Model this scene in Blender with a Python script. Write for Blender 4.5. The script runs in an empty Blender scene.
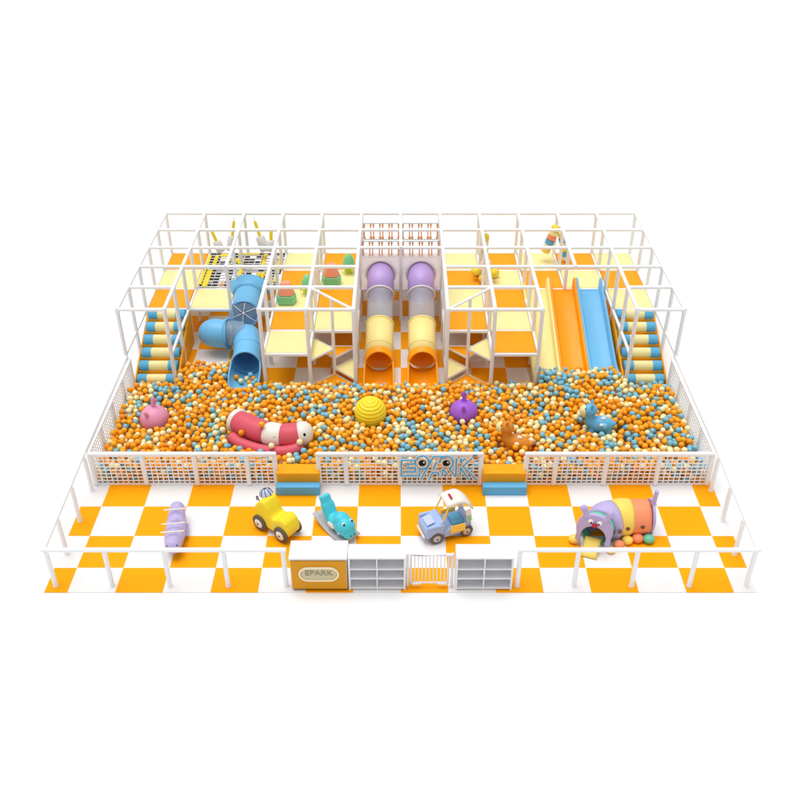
import bpy, bmesh, math, random
from mathutils import Vector, Matrix
random.seed(7)
PI = math.pi
sc = bpy.context.scene
C = sc.collection
def V(*a): return Vector(a)

# ------------------------------------------------------------------ materials
def lin(c):
    return tuple(((x/255)/12.92 if x/255 <= .04045 else ((x/255+.055)/1.055)**2.4) for x in c)
def mat(name, rgb, rough=.45, var=.03, bump=.03, scale=9, alpha=1.0, coat=0.0, metal=0.0):
    m = bpy.data.materials.new(name); m.use_nodes = True
    nt = m.node_tree; b = nt.nodes['Principled BSDF']
    tc = nt.nodes.new('ShaderNodeTexCoord')
    nz = nt.nodes.new('ShaderNodeTexNoise'); nz.inputs['Scale'].default_value = scale; nz.inputs['Detail'].default_value = 4
    nt.links.new(tc.outputs['Object'], nz.inputs['Vector'])
    rp = nt.nodes.new('ShaderNodeMapRange'); rp.inputs['To Min'].default_value = 1-var; rp.inputs['To Max'].default_value = 1+var
    nt.links.new(nz.outputs['Fac'], rp.inputs['Value'])
    mx = nt.nodes.new('ShaderNodeVectorMath'); mx.operation = 'SCALE'
    mx.inputs[0].default_value = lin(rgb); nt.links.new(rp.outputs['Result'], mx.inputs['Scale'])
    nt.links.new(mx.outputs['Vector'], b.inputs['Base Color'])
    bp = nt.nodes.new('ShaderNodeBump'); bp.inputs['Strength'].default_value = bump; bp.inputs['Distance'].default_value = .01
    nt.links.new(nz.outputs['Fac'], bp.inputs['Height']); nt.links.new(bp.outputs['Normal'], b.inputs['Normal'])
    b.inputs['Roughness'].default_value = rough; b.inputs['Coat Weight'].default_value = coat; b.inputs['Metallic'].default_value = metal
    b.inputs['Alpha'].default_value = alpha; b.inputs['Specular IOR Level'].default_value = .28
    return m
M = dict(
 white=mat('white_padding', (246,249,252), .5), net=mat('white_netting', (249,251,254), .7),
 steel=mat('white_steel', (232,230,230), .4),
 odeck=mat('orange_vinyl', (255,166,12), .6), cdeck=mat('cream_vinyl', (252,238,168), .55), wdeck=mat('white_vinyl', (232,224,222), .55),
 orange=mat('orange_plastic', (254,162,2), .36, coat=.05), cream=mat('cream_plastic', (252,232,152), .36, coat=.05),
 blue=mat('blue_plastic', (116,190,236), .36, coat=.05), purple=mat('lilac_plastic', (188,160,220), .36, coat=.05),
 b_or=mat('ball_orange', (253,176,32), .34, .05), b_or2=mat('ball_deep_orange', (250,160,20), .34, .05),
 b_cr=mat('ball_cream', (250,238,182), .34, .04), b_bl=mat('ball_blue', (128,192,216), .34, .05),
 oroll=mat('orange_foam', (246,166,16), .6), broll=mat('blue_foam', (96,180,222), .6), croll=mat('cream_foam', (246,234,170), .6),
 stepo=mat('orange_step_foam', (246,168,8), .6), stepb=mat('blue_step_foam', (98,178,224), .6),
 black=mat('black_webbing', (30,32,40), .7), yellow=mat('yellow_vinyl', (240,216,60), .5), grey=mat('light_grey_foam', (224,222,224), .6),
 yel2=mat('yellow_toy_plastic', (250,224,48), .35), tyre=mat('grey_brown_tyre', (104,92,84), .6), hub=mat('white_hub', (236,234,228), .4),
 dark=mat('dark_blue_plastic', (34,38,66), .4), pale=mat('pale_blue_plastic', (196,206,232), .35),
 teal=mat('turquoise_plastic', (76,206,226), .36, coat=.05), base=mat('light_grey_plastic', (196,192,194), .45),
 eyeb=mat('black_plastic', (6,6,8), .7), toyblue=mat('cornflower_plastic', (168,194,240), .35), shell=mat('white_plastic', (240,236,226), .35),
 red=mat('red_plastic', (186,36,52), .4), green=mat('green_plastic', (132,216,158), .4), coral=mat('coral_vinyl', (253,166,134), .5),
 lilac=mat('lilac_toy_plastic', (190,178,224), .4), toyyel=mat('warm_yellow_plastic', (253,220,104), .4), toyor=mat('coral_orange_plastic', (250,152,108), .4),
 toyteal=mat('teal_green_plastic', (112,204,172), .4), pink=mat('pink_rubber', (234,156,190), .4), purp2=mat('violet_rubber', (168,98,216), .4),
 crim=mat('crimson_pink_vinyl', (220,92,108), .45, .05, .1, 5), brown=mat('tan_brown_rubber', (222,140,44), .45), hblue=mat('sky_blue_rubber', (104,182,228), .4),
 lime=mat('lime_vinyl', (206,226,60), .5), rope=mat('brown_orange_rope', (236,164,100), .7), slate=mat('slate_blue_bead', (176,190,200), .6),
 counter=mat('counter_white_laminate', (238,236,236), .35), cfront=mat('counter_amber_panel', (224,154,0), .45), plaque=mat('sand_grey_plaque', (212,200,160), .4),
 plet=mat('plaque_grey_lettering', (160,152,128), .5), trim=mat('cream_trim', (252,240,206), .45), logo=mat('cyan_blue_sign', (44,176,244), .35),
 shelf=mat('pale_grey_laminate', (238,238,241), .4), shadow=mat('kick_shadow_tone', (70,52,14), .7), hole=mat('window_dark', (110,84,70), .6),
)
def glassy(name, rgb, a):
    m = mat(name, rgb, .15, .02, 0); m.node_tree.nodes['Principled BSDF'].inputs['Alpha'].default_value = a; return m
M['clear'] = glassy('clear_grey_tube', (228,232,238), .24)
M['clearb'] = glassy('clear_blue_tube', (170,200,222), .3)
def netmat(name, axes, pitch, strand, rgb):
    m = bpy.data.materials.new(name); m.use_nodes = True
    nt = m.node_tree; b = nt.nodes['Principled BSDF']; b.inputs['Base Color'].default_value = (*lin(rgb),1); b.inputs['Roughness'].default_value = .8
    tc = nt.nodes.new('ShaderNodeTexCoord'); sp = nt.nodes.new('ShaderNodeSeparateXYZ'); nt.links.new(tc.outputs['Object'], sp.inputs[0])
    outs = []
    for ax in axes:
        md = nt.nodes.new('ShaderNodeMath'); md.operation = 'PINGPONG'; md.inputs[1].default_value = pitch/2
        nt.links.new(sp.outputs[ax], md.inputs[0])
        lt = nt.nodes.new('ShaderNodeMath'); lt.operation = 'LESS_THAN'; lt.inputs[1].default_value = strand/2
        nt.links.new(md.outputs[0], lt.inputs[0]); outs.append(lt.outputs[0])
    mx = nt.nodes.new('ShaderNodeMath'); mx.operation = 'MAXIMUM'
    nt.links.new(outs[0], mx.inputs[0]); nt.links.new(outs[1], mx.inputs[1]); tl = nt.nodes.new('ShaderNodeBsdfTranslucent'); tl.inputs[0].default_value = (*lin(rgb),1)
    tr = nt.nodes.new('ShaderNodeBsdfTransparent'); m1 = nt.nodes.new('ShaderNodeMixShader'); m2 = nt.nodes.new('ShaderNodeMixShader')
    m1.inputs[0].default_value = .5; nt.links.new(b.outputs[0], m1.inputs[1]); nt.links.new(tl.outputs[0], m1.inputs[2])
    nt.links.new(mx.outputs[0], m2.inputs[0]); nt.links.new(tr.outputs[0], m2.inputs[1]); nt.links.new(m1.outputs[0], m2.inputs[2])
    nt.links.new(m2.outputs[0], nt.nodes['Material Output'].inputs['Surface'])
    return m
M['netxz'] = netmat('fine_net_across', ('X','Z'), .04, .022, (255,248,248))
M['netyz'] = netmat('fine_net_along', ('Y','Z'), .04, .012, (246,236,236))

# ------------------------------------------------------------------ mesh helpers
def new(): return bmesh.new()
def box(bm, c, s, rot=None):
    r = bmesh.ops.create_cube(bm, size=1)
    mt = Matrix.Translation(Vector(c)) @ (rot.to_4x4() if rot else Matrix.Identity(4)) @ Matrix.Diagonal((*s,1))
    bmesh.ops.transform(bm, matrix=mt, verts=r['verts']); return bm
def tube(bm, pts, r, seg=12, caps=True, closed=False):
    pts = [Vector(p) for p in pts]; n = len(pts)
    rs = r if isinstance(r, (list,tuple)) else [r]*n
    rings = []; up = None
    for i in range(n):
        if closed: t = pts[(i+1)%n]-pts[i-1]
        else: t = pts[min(i+1,n-1)]-pts[max(i-1,0)]
        t.normalize()
        if up is None:
            up = Vector((0,0,1)) if abs(t.z) < .9 else Vector((1,0,0))
        u = up - t*up.dot(t); u.normalize(); up = u; w = t.cross(u)
        rings.append([bm.verts.new(pts[i]+(u*math.cos(2*PI*k/seg)+w*math.sin(2*PI*k/seg))*rs[i]) for k in range(seg)])
    m = n if closed else n-1
    for i in range(m):
        a, b = rings[i], rings[(i+1)%n]
        for k in range(seg): bm.faces.new((a[k], a[(k+1)%seg], b[(k+1)%seg], b[k]))
    if caps and not closed:
        bm.faces.new(list(reversed(rings[0]))); bm.faces.new(rings[-1])
    return bm
def lathe(bm, prof, seg=24, mt=None):
    rings = []
    for (r, z) in prof:
        rings.append([bm.verts.new((max(r,1e-4)*math.cos(2*PI*k/seg), max(r,1e-4)*math.sin(2*PI*k/seg), z)) for k in range(seg)])
    for a, b in zip(rings, rings[1:]):
        for k in range(seg): bm.faces.new((a[k], a[(k+1)%seg], b[(k+1)%seg], b[k]))
    if mt is not None:
        bmesh.ops.transform(bm, matrix=mt, verts=[v for r in rings for v in r])
    return bm
def ell(bm, c, r, rot=None, u=20, v=12):
    if not isinstance(r, (list,tuple)): r = (r,r,r)
    q = bmesh.ops.create_uvsphere(bm, u_segments=u, v_segments=v, radius=1)
    mt = Matrix.Translation(Vector(c)) @ (rot.to_4x4() if rot else Matrix.Identity(4)) @ Matrix.Diagonal((*r,1))
    bmesh.ops.transform(bm, matrix=mt, verts=q['verts']); return bm
def prism(bm, pts, h, mt=None):
    """outline in local XY, extruded from z=0 to h, then moved by mt"""
    a = [bm.verts.new((x,y,0)) for x,y in pts]; b = [bm.verts.new((x,y,h)) for x,y in pts]
    n = len(pts)
    fs = [bm.faces.new(list(reversed(a))), bm.faces.new(b)]
    for k in range(n): bm.faces.new((a[k], a[(k+1)%n], b[(k+1)%n], b[k]))
    if mt is not None: bmesh.ops.transform(bm, matrix=mt, verts=a+b)
    return bm
def shell(bm, rings, closed=False, thick=.02):
    """surface through rings of points given thickness along normals later by a Solidify modifier"""
    R = [[bm.verts.new(p) for p in r] for r in rings]
    for a, b in zip(R, R[1:]):
        n = len(a)
        for k in range(n if closed else n-1): bm.faces.new((a[k], a[(k+1)%n], b[(k+1)%n], b[k]))
    return bm
def obj(name, bm, m, parent=None, smooth=True, bevel=0, solid=0, sub=0, voxel=0, label=None):
    bmesh.ops.recalc_face_normals(bm, faces=bm.faces)
    me = bpy.data.meshes.new(name); bm.to_mesh(me); bm.free()
    for mm in (m if isinstance(m, list) else [m]): me.materials.append(mm)
    o = bpy.data.objects.new(name, me); C.objects.link(o)
    if parent is not None: o.parent = parent
    if smooth:
        for p in me.polygons: p.use_smooth = True
    if voxel:
        r = o.modifiers.new('r','REMESH'); r.mode = 'VOXEL'; r.voxel_size = voxel; r.use_smooth_shade = True
        s = o.modifiers.new('s','SMOOTH'); s.factor = .7; s.iterations = 6
    if solid:
        s = o.modifiers.new('s','SOLIDIFY'); s.thickness = solid; s.offset = 0
    if bevel:
        b = o.modifiers.new('b','BEVEL'); b.width = bevel; b.segments = 2; b.limit_method = 'ANGLE'; b.angle_limit = math.radians(40)
    if sub:
        s = o.modifiers.new('u','SUBSURF'); s.levels = sub; s.render_levels = sub
    if smooth and not voxel:
        try: me.set_sharp_from_angle(angle=math.radians(38))
        except Exception: pass
    if label: o['label'] = label
    return o
def thing(name, label, cat, loc=(0,0,0), rz=0, group=None):
    o = bpy.data.objects.new(name, None); C.objects.link(o); o.location = loc; o.rotation_euler = (0,0,rz)
    o['label'] = label; o['category'] = cat
    if group: o['group'] = group
    return o
def tag(o, label, cat, group=None):
    o['label'] = label; o['category'] = cat
    if group: o['group'] = group
    return o
def dup(root, loc, rz=None, label=None):
    r = root.copy(); C.objects.link(r); r.location = loc
    if rz is not None: r.rotation_euler = (0,0,rz)
    if label: r['label'] = label
    for ch in list(root.children):
        c = ch.copy(); C.objects.link(c); c.parent = r
        for g in list(ch.children):
            d = g.copy(); C.objects.link(d); d.parent = c
    return r
def arc(cx, cy, r, a0, a1, n=12): return [(cx+r*math.cos(math.radians(a0+(a1-a0)*k/n)), cy+r*math.sin(math.radians(a0+(a1-a0)*k/n))) for k in range(n+1)]

# ------------------------------------------------------------------ setting
c = 1.243; YF = 6.97; HF = 2.476; ZD = 1.12
X = lambda i: (i-6)*c
Yj = lambda j: YF + j*c
g = obj('ground', box(new(), (0,40,-.06), (400,400,.08)), mat('studio_white_floor', (246,246,247), .9, .004, 0), smooth=False); g['kind'] = 'structure'
# checker mat
fm = bpy.data.materials.new('orange_white_checker_mat'); fm.use_nodes = True
nt = fm.node_tree; b = nt.nodes['Principled BSDF']; b.inputs['Roughness'].default_value = .55
tc = nt.nodes.new('ShaderNodeTexCoord'); ck = nt.nodes.new('ShaderNodeTexChecker'); ck.inputs['Scale'].default_value = 1
mp = nt.nodes.new('ShaderNodeMapping'); mp.inputs['Location'].default_value = (100,100,.5)
nt.links.new(tc.outputs['Object'], mp.inputs[0]); nt.links.new(mp.outputs[0], ck.inputs['Vector'])
nz = nt.nodes.new('ShaderNodeTexNoise'); nz.inputs['Scale'].default_value = 1.3; nz.inputs['Detail'].default_value = 5; nt.links.new(tc.outputs['Object'], nz.inputs['Vector'])
rp = nt.nodes.new('ShaderNodeMapRange'); rp.inputs['To Min'].default_value = .95; rp.inputs['To Max'].default_value = 1.04; nt.links.new(nz.outputs['Fac'], rp.inputs['Value'])
ck.inputs['Color2'].default_value = (*lin((240,237,237)),1); ck.inputs['Color1'].default_value = (*lin((255,168,0)),1); b.inputs['Specular IOR Level'].default_value = .12
vs = nt.nodes.new('ShaderNodeVectorMath'); vs.operation = 'SCALE'; nt.links.new(ck.outputs['Color'], vs.inputs[0]); nt.links.new(rp.outputs['Result'], vs.inputs['Scale'])
nt.links.new(vs.outputs[0], b.inputs['Base Color'])
fl = obj('floor', box(new(), (0, (13.26-.71)/2, -.01), (14.98, 13.97, .02)), fm, smooth=False); fl['kind'] = 'structure'

# ------------------------------------------------------------------ play structure frame
frame = thing('play_frame', 'large white tubular two-storey play structure frame with orange and cream padded decks', 'play structure')
cells = set()
for j in range(5):
    for i in (0,3,4,7,8,11): cells.add((i,j))
for j in (2,3,4):
    for i in (1,2,9,10): cells.add((i,j))
for j in (3,4):
    for i in (5,6): cells.add((i,j))
nodes = sorted({(i+a,j+b) for (i,j) in cells for a in (0,1) for b in (0,1)})
hs = {((i,j),(i+1,j)) for (i,j) in cells} | {((i,j+1),(i+1,j+1)) for (i,j) in cells}
vsd = {((i,j),(i,j+1)) for (i,j) in cells} | {((i+1,j),(i+1,j+1)) for (i,j) in cells}
def runs(edges, horiz):
    out = []; keyf = (lambda e: (e[0][1], e[0][0])) if horiz else (lambda e: (e[0][0], e[0][1]))
    for e in sorted(edges, key=keyf):
        if out and out[-1][1] == e[0]: out[-1][1] = e[1]
        else: out.append([e[0], e[1]])
    return out
PR = .054
for (i,j) in nodes:
    if (i,j) == (10,2): continue
    bm = tube(new(), [(X(i),Yj(j),0),(X(i),Yj(j),HF-.03)], PR, 14)
    po = obj('post', bm, M['white'], frame)
for a,b2 in runs(hs, True):
    obj('crossbar', tube(new(), [(X(a[0])-.05,Yj(a[1]),HF),(X(b2[0])+.05,Yj(b2[1]),HF)], .05, 14), M['white'], frame)
for a,b2 in runs(vsd, False):
    obj('crossbar', tube(new(), [(X(a[0]),Yj(a[1])-.05,HF+.003),(X(b2[0]),Yj(b2[1])+.05,HF+.003)], .052, 14), M['white'], frame)
# little joint collars
for (i,j) in nodes:
    if j in (0,5) or i in (0,12):
        obj('joint_collar', lathe(new(), [(.001,HF+.055),(.05,HF+.054),(.063,HF+.035),(.063,HF-.11),(.055,HF-.115)], 14, Matrix.Translation((X(i),Yj(j),0))), M['white'], frame)
decks = {}
for j,k in zip((2,3,4),'OCO'): decks[(0,j)] = k
decks[(1,2)] = 'C'
for j,k in zip(range(5),'COCOC'): decks[(3,j)] = k
for j,k in zip(range(1,5),'COCO'): decks[(4,j)] = k
for j,k in zip(range(1,5),'OCOC'): decks[(7,j)] = k
for j,k in zip(range(5),'OCOCO'): decks[(8,j)] = k
decks[(9,3)]='O'; decks[(9,4)]='C'; decks[(10,3)]='C'; decks[(10,4)]='O'
for j,k in zip((2,3,4),'COC'): decks[(11,j)] = k
for i in (5,6):
    for j in (3,4): decks[(i,j)] = 'W'
for (i,j),k in sorted(decks.items()):
    obj('deck_pad', box(new(), (X(i)+c/2, Yj(j)+c/2, ZD-.03), (c-.10,c-.10,.07)), {'O':M['odeck'],'C':M['cdeck'],'W':M['wdeck']}[k], frame, bevel=.015)
dl = set(decks) | {(1,3),(1,4),(2,3),(2,4)}
dh = {((i,j),(i+1,j)) for (i,j) in dl} | {((i,j+1),(i+1,j+1)) for (i,j) in dl}
dv = {((i,j),(i,j+1)) for (i,j) in dl} | {((i+1,j),(i+1,j+1)) for (i,j) in dl}
for i in (0,1,11,12): dv |= {((i,0),(i,1)),((i,1),(i,2))}
for i in (4,8): dv.add(((i,0),(i,1)))
for e in (((4,0),(4,1)),((8,0),(8,1))): dv.discard(e) if False else None
for a,b2 in runs(dh, True):
    x0, x1 = X(a[0])+.0, X(b2[0])
    obj('deck_beam', box(new(), ((x0+x1)/2, Yj(a[1]), ZD-.04), (x1-x0, .075, .09)), M['white'], frame, bevel=.02)
for a,b2 in runs(dv, False):
    y0, y1 = Yj(a[1]), Yj(b2[1])
    obj('deck_beam', box(new(), (X(a[0]), (y0+y1)/2, ZD-.042), (.072, y1-y0, .084)), M['white'], frame, bevel=.02)
# spiral stairs of triangular pads
def spiral(i, mir):
    cx, cy = X(i)+c/2, Yj(0)+c/2; h = c/2
    fl_, fr, br, bl, ce = (cx-h,cy-h),(cx+h,cy-h),(cx+h,cy+h),(cx-h,cy+h),(cx,cy)
    L, Rr = (fl_,bl,.87),(fr,br,.25)
    if mir: L, Rr = (fl_,bl,.25),(fr,br,.87)
    for (p,q,z),m in (((fl_,fr,.05),'odeck'),(Rr,'cdeck'),((br,bl,.58),'odeck'),(L,'cdeck')):
        g_ = Vector(((p[0]+q[0]+ce[0])/3,(p[1]+q[1]+ce[1])/3,0))
        tri = [Vector((*p,0)),Vector((*q,0)),Vector((*ce,0))]
        ins = [(v+(g_-v)*.09) for v in tri]
        sp = obj('stair_pad', prism(new(), [(v.x,v.y) for v in ins], .05, Matrix.Translation((0,0,z-.03))), M[m], frame, bevel=.01)
        obj('pad_rim', tube(new(), [(v.x,v.y,z) for v in tri], .034, 10, closed=True), M['white'], sp)
    obj('centre_pole', tube(new(), [(cx,cy,0),(cx,cy,HF-.02)], .045, 12), M['white'], frame)
    a, b2 = ((X(i),Yj(1)),(X(i+1),Yj(0))) if not mir else ((X(i+1),Yj(1)),(X(i),Yj(0)))
    obj('diagonal_bar', tube(new(), [(*a,HF-.004),(*b2,HF-.004)], .036, 12), M['white'], frame)
    for s in (0,1):
        obj('base_rail', tube(new(), [(X(i-1 if not mir else i),Yj(0)-.005,.035),(X(i+1 if not mir else i+2),Yj(0)-.005,.035)], .03, 10), M['white'], frame) if s==0 else None
spiral(4, False); spiral(7, True)
# safety nets around the centre bay
def sheet(name, pts, m, parent):
    bm = new(); bm.faces.new([bm.verts.new(p) for p in pts]); return obj(name, bm, m, parent, smooth=False)
for xx in (X(5)+.0, X(7)):
    sheet('safety_net', [(xx,Yj(0),.02),(xx,Yj(3),.02),(xx,Yj(3),HF),(xx,Yj(0),HF)], M['netyz'], frame)

# ------------------------------------------------------------------ hanging rods over the centre bridge
rod0 = thing('rod_curtain', 'row of hanging brown-orange rods with slate beads at the far left of the centre bridge', 'rod curtain', (X(5)+c/2, Yj(5), 0), 0, 'hanging rod curtains over the centre bridge')
for k in range(8):
    x = -.52 + .148*k + (.03 if k%2 else -.03)
    bm = tube(new(), [(x,0,1.60),(x,0,1.63),(x,0,1.66),(x,0,1.70),(x,0,2.04),(x,0,2.07),(x,0,2.12)], [.02,.042,.042,.02,.02,.038,.02], 10)
    obj('rod', bm, M['rope'], rod0)
for z in (2.14,1.59): obj('rope_bar', box(new(), (0,0,z), (1.12,.022,.022)), M['slate'], rod0)
dup(rod0, (X(6)+c/2, Yj(5), 0), 0, 'row of hanging brown-orange rods with slate beads at the far right of the centre bridge')
dup(rod0, (X(5)+c/2, Yj(4), -.04), 0, 'row of hanging brown-orange rods with slate beads just behind the left lilac tube')
dup(rod0, (X(6)+c/2, Yj(4), -.04), 0, 'row of hanging brown-orange rods with slate beads just behind the right lilac tube')

def exit_trough(par, cx, r, y0, yt, ye, zc, m, lip=0.0):
    """tube end whose roof stops at yt in an arch while the floor runs on to ye"""
    S = 40; N = 10; cols = []
    for k in range(S+1):
        th = math.radians(180*k/S*2-180)          # 0 = crown, +-180 = floor
        a = abs(math.degrees(th)); u = sm_((a-70)/38)
        yend = (yt-.10*(1-math.cos(th)))*(1-u) + ye*u
        if lip: yend = (yt-.10*(1-math.cos(th)))*(1-u) + (ye+.55*(1-sm_((a-85)/80)))*u
        col = []
        for q in range(N+1):
            y = y0+(yend-y0)*q/N; z0 = zc(y); fl_ = 1+lip*max(0,(yt-.25-y))
            col.append(V(cx+r*fl_*math.sin(th), y, z0+r*math.cos(th)*fl_+(lip*.6*max(0,yt-.5-y))))
        cols.append(col)
    bm = shell(new(), cols); bmesh.ops.remove_doubles(bm, verts=bm.verts, dist=.003)
    o = obj('exit_chute', bm, m, par, solid=.03)
    obj('chute_edge', tube(new(), [c_[-1] for c_ in cols[1:-1]], .026, 8), m, o)
    return o
def sm_(t_):
    t_ = max(0,min(1,t_)); return t_*t_*(3-2*t_)
# ------------------------------------------------------------------ straight tube slides
def tube_slide(cx, label):
    t = thing('tube_slide', label, 'tube slide', (cx,0,0), 0, 'tube slides in the centre bay')
    y0, z0, y1, z1 = 7.3, .44, 10.72, 1.66
    d = V(0, y1-y0, z1-z0); d.normalize(); n = V(0,-d.z,d.y)
    def P(y): return V(0, y, z0+(y-y0)*(z1-z0)/(y1-y0))
    def seg(name, a, b2, r, m, s=32):
        rings = []
        for y in (a, (a+b2)/2, b2):
            p = P(y); rings.append([p + V(1,0,0)*r*math.cos(2*PI*k/s) + n*r*math.sin(2*PI*k/s) for k in range(s)])
        return obj(name, shell(new(), rings, True), m, t, solid=.02)
    def rim(a, r, m, par):
        p = P(a); q = [p + V(1,0,0)*r*math.cos(2*PI*k/32) + n*r*math.sin(2*PI*k/32) for k in range(32)]
        obj('rim', tube(new(), q, .028, 8, closed=True), m, par)
    R = .385
    s1 = seg('upper_tube', 9.86, 10.9, R, M['purple']); rim(9.86, R+.01, M['wdeck'], s1)
    s2 = seg('clear_tube', 8.78, 9.86, R-.01, M['clear'])
    s3 = seg('lower_tube', 7.62, 8.78, R, M['cream']); rim(8.77, R+.01, M['cream'], s3)
    rim(7.95, R+.004, M['cream'], s3)
    # exit: tube that opens into a trough
    exit_trough(t, 0, R+.02, 7.62, 7.44, 6.40, lambda y: P(max(y,7.0)).z-max(0,7.0-y)*.12, M['orange'])
    seg('chute_liner', 7.60, 8.7, R-.018, M['orange'])
    # flared collar on the netted wall
    p = P(10.62); bm = new()
    q = [V(R*1.1*math.cos(2*PI*k/32), 10.64, p.z+.04+R*1.12*math.sin(2*PI*k/32)) for k in range(32)]
    obj('collar', tube(bm, q, .045, 10, closed=True), M['wdeck'], t)
    return t
tube_slide(-.605, 'left of the two straight tube slides in lilac, clear grey, cream and orange sections')
tube_slide(.605, 'right of the two straight tube slides in lilac, clear grey, cream and orange sections')
# netted wall behind them, with round cut-outs for the tubes
bm = new()
for cx in (-.605,.605):
    N = 32; r0 = .43; zc = 1.63
    inner = [bm.verts.new((cx+r0*math.cos(2*PI*k/N), Yj(3)-.02, zc+r0*math.sin(2*PI*k/N))) for k in range(N)]
    outer = []
    for k in range(N):
        a = 2*PI*k/N; ca, sa = math.cos(a), math.sin(a)
        s = min((.6/abs(ca)) if abs(ca)>1e-6 else 9, ((2.24-zc)/sa) if sa>1e-6 else 9, ((zc-1.1)/-sa) if sa<-1e-6 else 9)
        outer.append(bm.verts.new((cx+ca*s, Yj(3)-.02, zc+sa*s)))
    for k in range(N): bm.faces.new((inner[k], inner[(k+1)%N], outer[(k+1)%N], outer[k]))
obj('net_wall', bm, M['netxz'], frame, smooth=False)

# ------------------------------------------------------------------ roller stairs
def roller_stairs(cx, label):
    t = thing('roller_stairs', label, 'roller stairs', (cx,0,0), 0, 'foam roller stairs at the sides')
    w = c-.12; y0, y1 = 7.02, 9.42; n = 6
    prof = [(y0,0)]
    st = (y1-y0)/n
    for k in range(n):
        prof += [(y0+k*st, (k+1)*ZD/n-.12), (y0+(k+1)*st, (k+1)*ZD/n-.12)]
    prof += [(y1,0)]
    bm = prism(new(), prof, w, Matrix(((0,0,1,-w/2),(1,0,0,0),(0,1,0,0),(0,0,0,1))))
    obj('stair_base', bm, M['oroll'], t, bevel=.012, smooth=False)
    for s in (-1,1):
        pr = [(y0-.08,0),(y0-.08,.12),(y1,ZD-.02),(y1,0)]
        bm = prism(new(), pr, .05, Matrix(((0,0,1,s*(w/2+.03)-.025),(1,0,0,0),(0,1,0,0),(0,0,0,1))))
        obj('side_board', bm, M['oroll'], t, bevel=.01, smooth=False)
    for k in range(n):
        yy = y0+(k+.40)*st; zz = (k+1)*ZD/n-.04; r = .146
        L = w/2-.03
        ro = obj('roller', tube(new(), [(-L*.5,yy,zz),(L*.5,yy,zz)], r, 24), M['croll'], t)
        for s in (-1,1):
            bm = new(); pts = [(s*L*.5,yy,zz),(s*L*.97,yy,zz),(s*L,yy,zz)]
            tube(bm, pts, [r+.006,r+.006,r-.01], 24)
            obj('roller_end', bm, M['broll'], ro)
    return t
roller_stairs(X(0)+c/2+.05, 'blue and cream foam roller stairs on orange steps at the left side')
roller_stairs(X(12)-c/2-.05, 'blue and cream foam roller stairs on orange steps at the right side')

# ------------------------------------------------------------------ three open slides
def open_slide(x0, x1, m, label):
    t = thing('open_slide', label, 'slide', ((x0+x1)/2,0,0), 0, 'three side-by-side open slides')
    w = (x1-x0)/2-.004
    prof = []
    for k in range(25):
        y = 10.72-(10.72-7.0)*k/24
        u = (10.72-y)/3.72
        z = ZD+.02 - (ZD-.05)*(u*1.10-.0) + .03*math.sin(u*PI*2)
        if u > .85: z = max(z, .13)
        prof.append((y,z))
    rings = []
    for i,(y,z) in enumerate(prof):
        up = .17 + (.12*max(0,1-i/2.2))
        lip = -.05 if i == 0 else 0
        sec = [(-w,.0+up-.04),(-w,up),(-w+.055,up),(-w+.08,up-.05),(-w+.105,.03),(-w+.15,0),(w-.15,0),(w-.105,.03),(w-.08,up-.05),(w-.055,up),(w,up),(w,up-.04)]
        rings.append([V(a, y+(.10 if (i==0 and b2>.1) else 0), z+b2+(lip if b2<.04 else 0)) for a,b2 in sec])
    # underside
    for r in rings:
        y, z = r[5].y, r[5].z
        r += [V(w,y,z-.06), V(-w,y,z-.06)]
    bm = new(); R = [[bm.verts.new(p) for p in r] for r in rings]
    for a,b2 in zip(R,R[1:]):
        n = len(a)
        for k in range(n): bm.faces.new((a[k],a[(k+1)%n],b2[(k+1)%n],b2[k]))
    bm.faces.new(R[0]); bm.faces.new(list(reversed(R[-1])))
    obj('trough', bm, m, t)
    bm = new(); box(bm, (0,10.68,ZD-.03),(2*w-.16,.14,.05)); obj('top_lip', bm, m, t, bevel=.02)
    return t
open_slide(3.68,4.49,M['cream'],'cream open slide, left of the three beside the orange one')
open_slide(4.49,5.30,M['orange'],'orange open slide in the middle of the three')
open_slide(5.30,6.10,M['blue'],'blue open slide, right of the three')

# ------------------------------------------------------------------ blue twisting tube slide
t = thing('twisting_tube_slide', 'blue twisting tube slide with flared mouth, round elbow and open exit in the balls', 'tube slide', (0,0,0))
def curve(pts, n=8):
    pts = [Vector(p) for p in pts]; out = []
    P_ = [pts[0]*2-pts[1]]+pts+[pts[-1]*2-pts[-2]]
    for i in range(1,len(P_)-2):
        for k in range(n):
            u = k/n; a,b2,c2,d = P_[i-1],P_[i],P_[i+1],P_[i+2]
            out.append(.5*((2*b2)+(c2-a)*u+(2*a-5*b2+4*c2-d)*u*u+(3*b2-a-3*c2+d)*u**3))
    out.append(pts[-1]); return out
R = .40
bm = new(); tube(bm, curve([(-4.60,10.33,1.05),(-4.60,10.1,1.02),(-4.58,9.75,.99),(-4.58,9.46,.97)]), R, 32, caps=False); up_ = obj('upper_tube', bm, M['blue'], t, solid=.025)
rg = []
for (y,rx,rzz,cz) in ((10.80,.62,.46,1.08),(10.70,.60,.455,1.075),(10.50,.50,.43,1.06),(10.30,.415,.41,1.04)):
    rg.append([V(-4.62+rx*math.cos(2*PI*k/36), y, cz+rzz*math.sin(2*PI*k/36)) for k in range(36)])
obj('flared_mouth', shell(new(), rg, True), M['blue'], t, solid=.03)
def ring_at(c0, nrm, r, tr, m, par, name='ring'):
    nrm = Vector(nrm).normalized(); u = nrm.cross(V(0,0,1)).normalized(); w = u.cross(nrm)
    return obj(name, tube(new(), [Vector(c0)+u*r*math.cos(2*PI*k/32)+w*r*math.sin(2*PI*k/32) for k in range(32)], tr, 10, closed=True), m, par)
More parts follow.
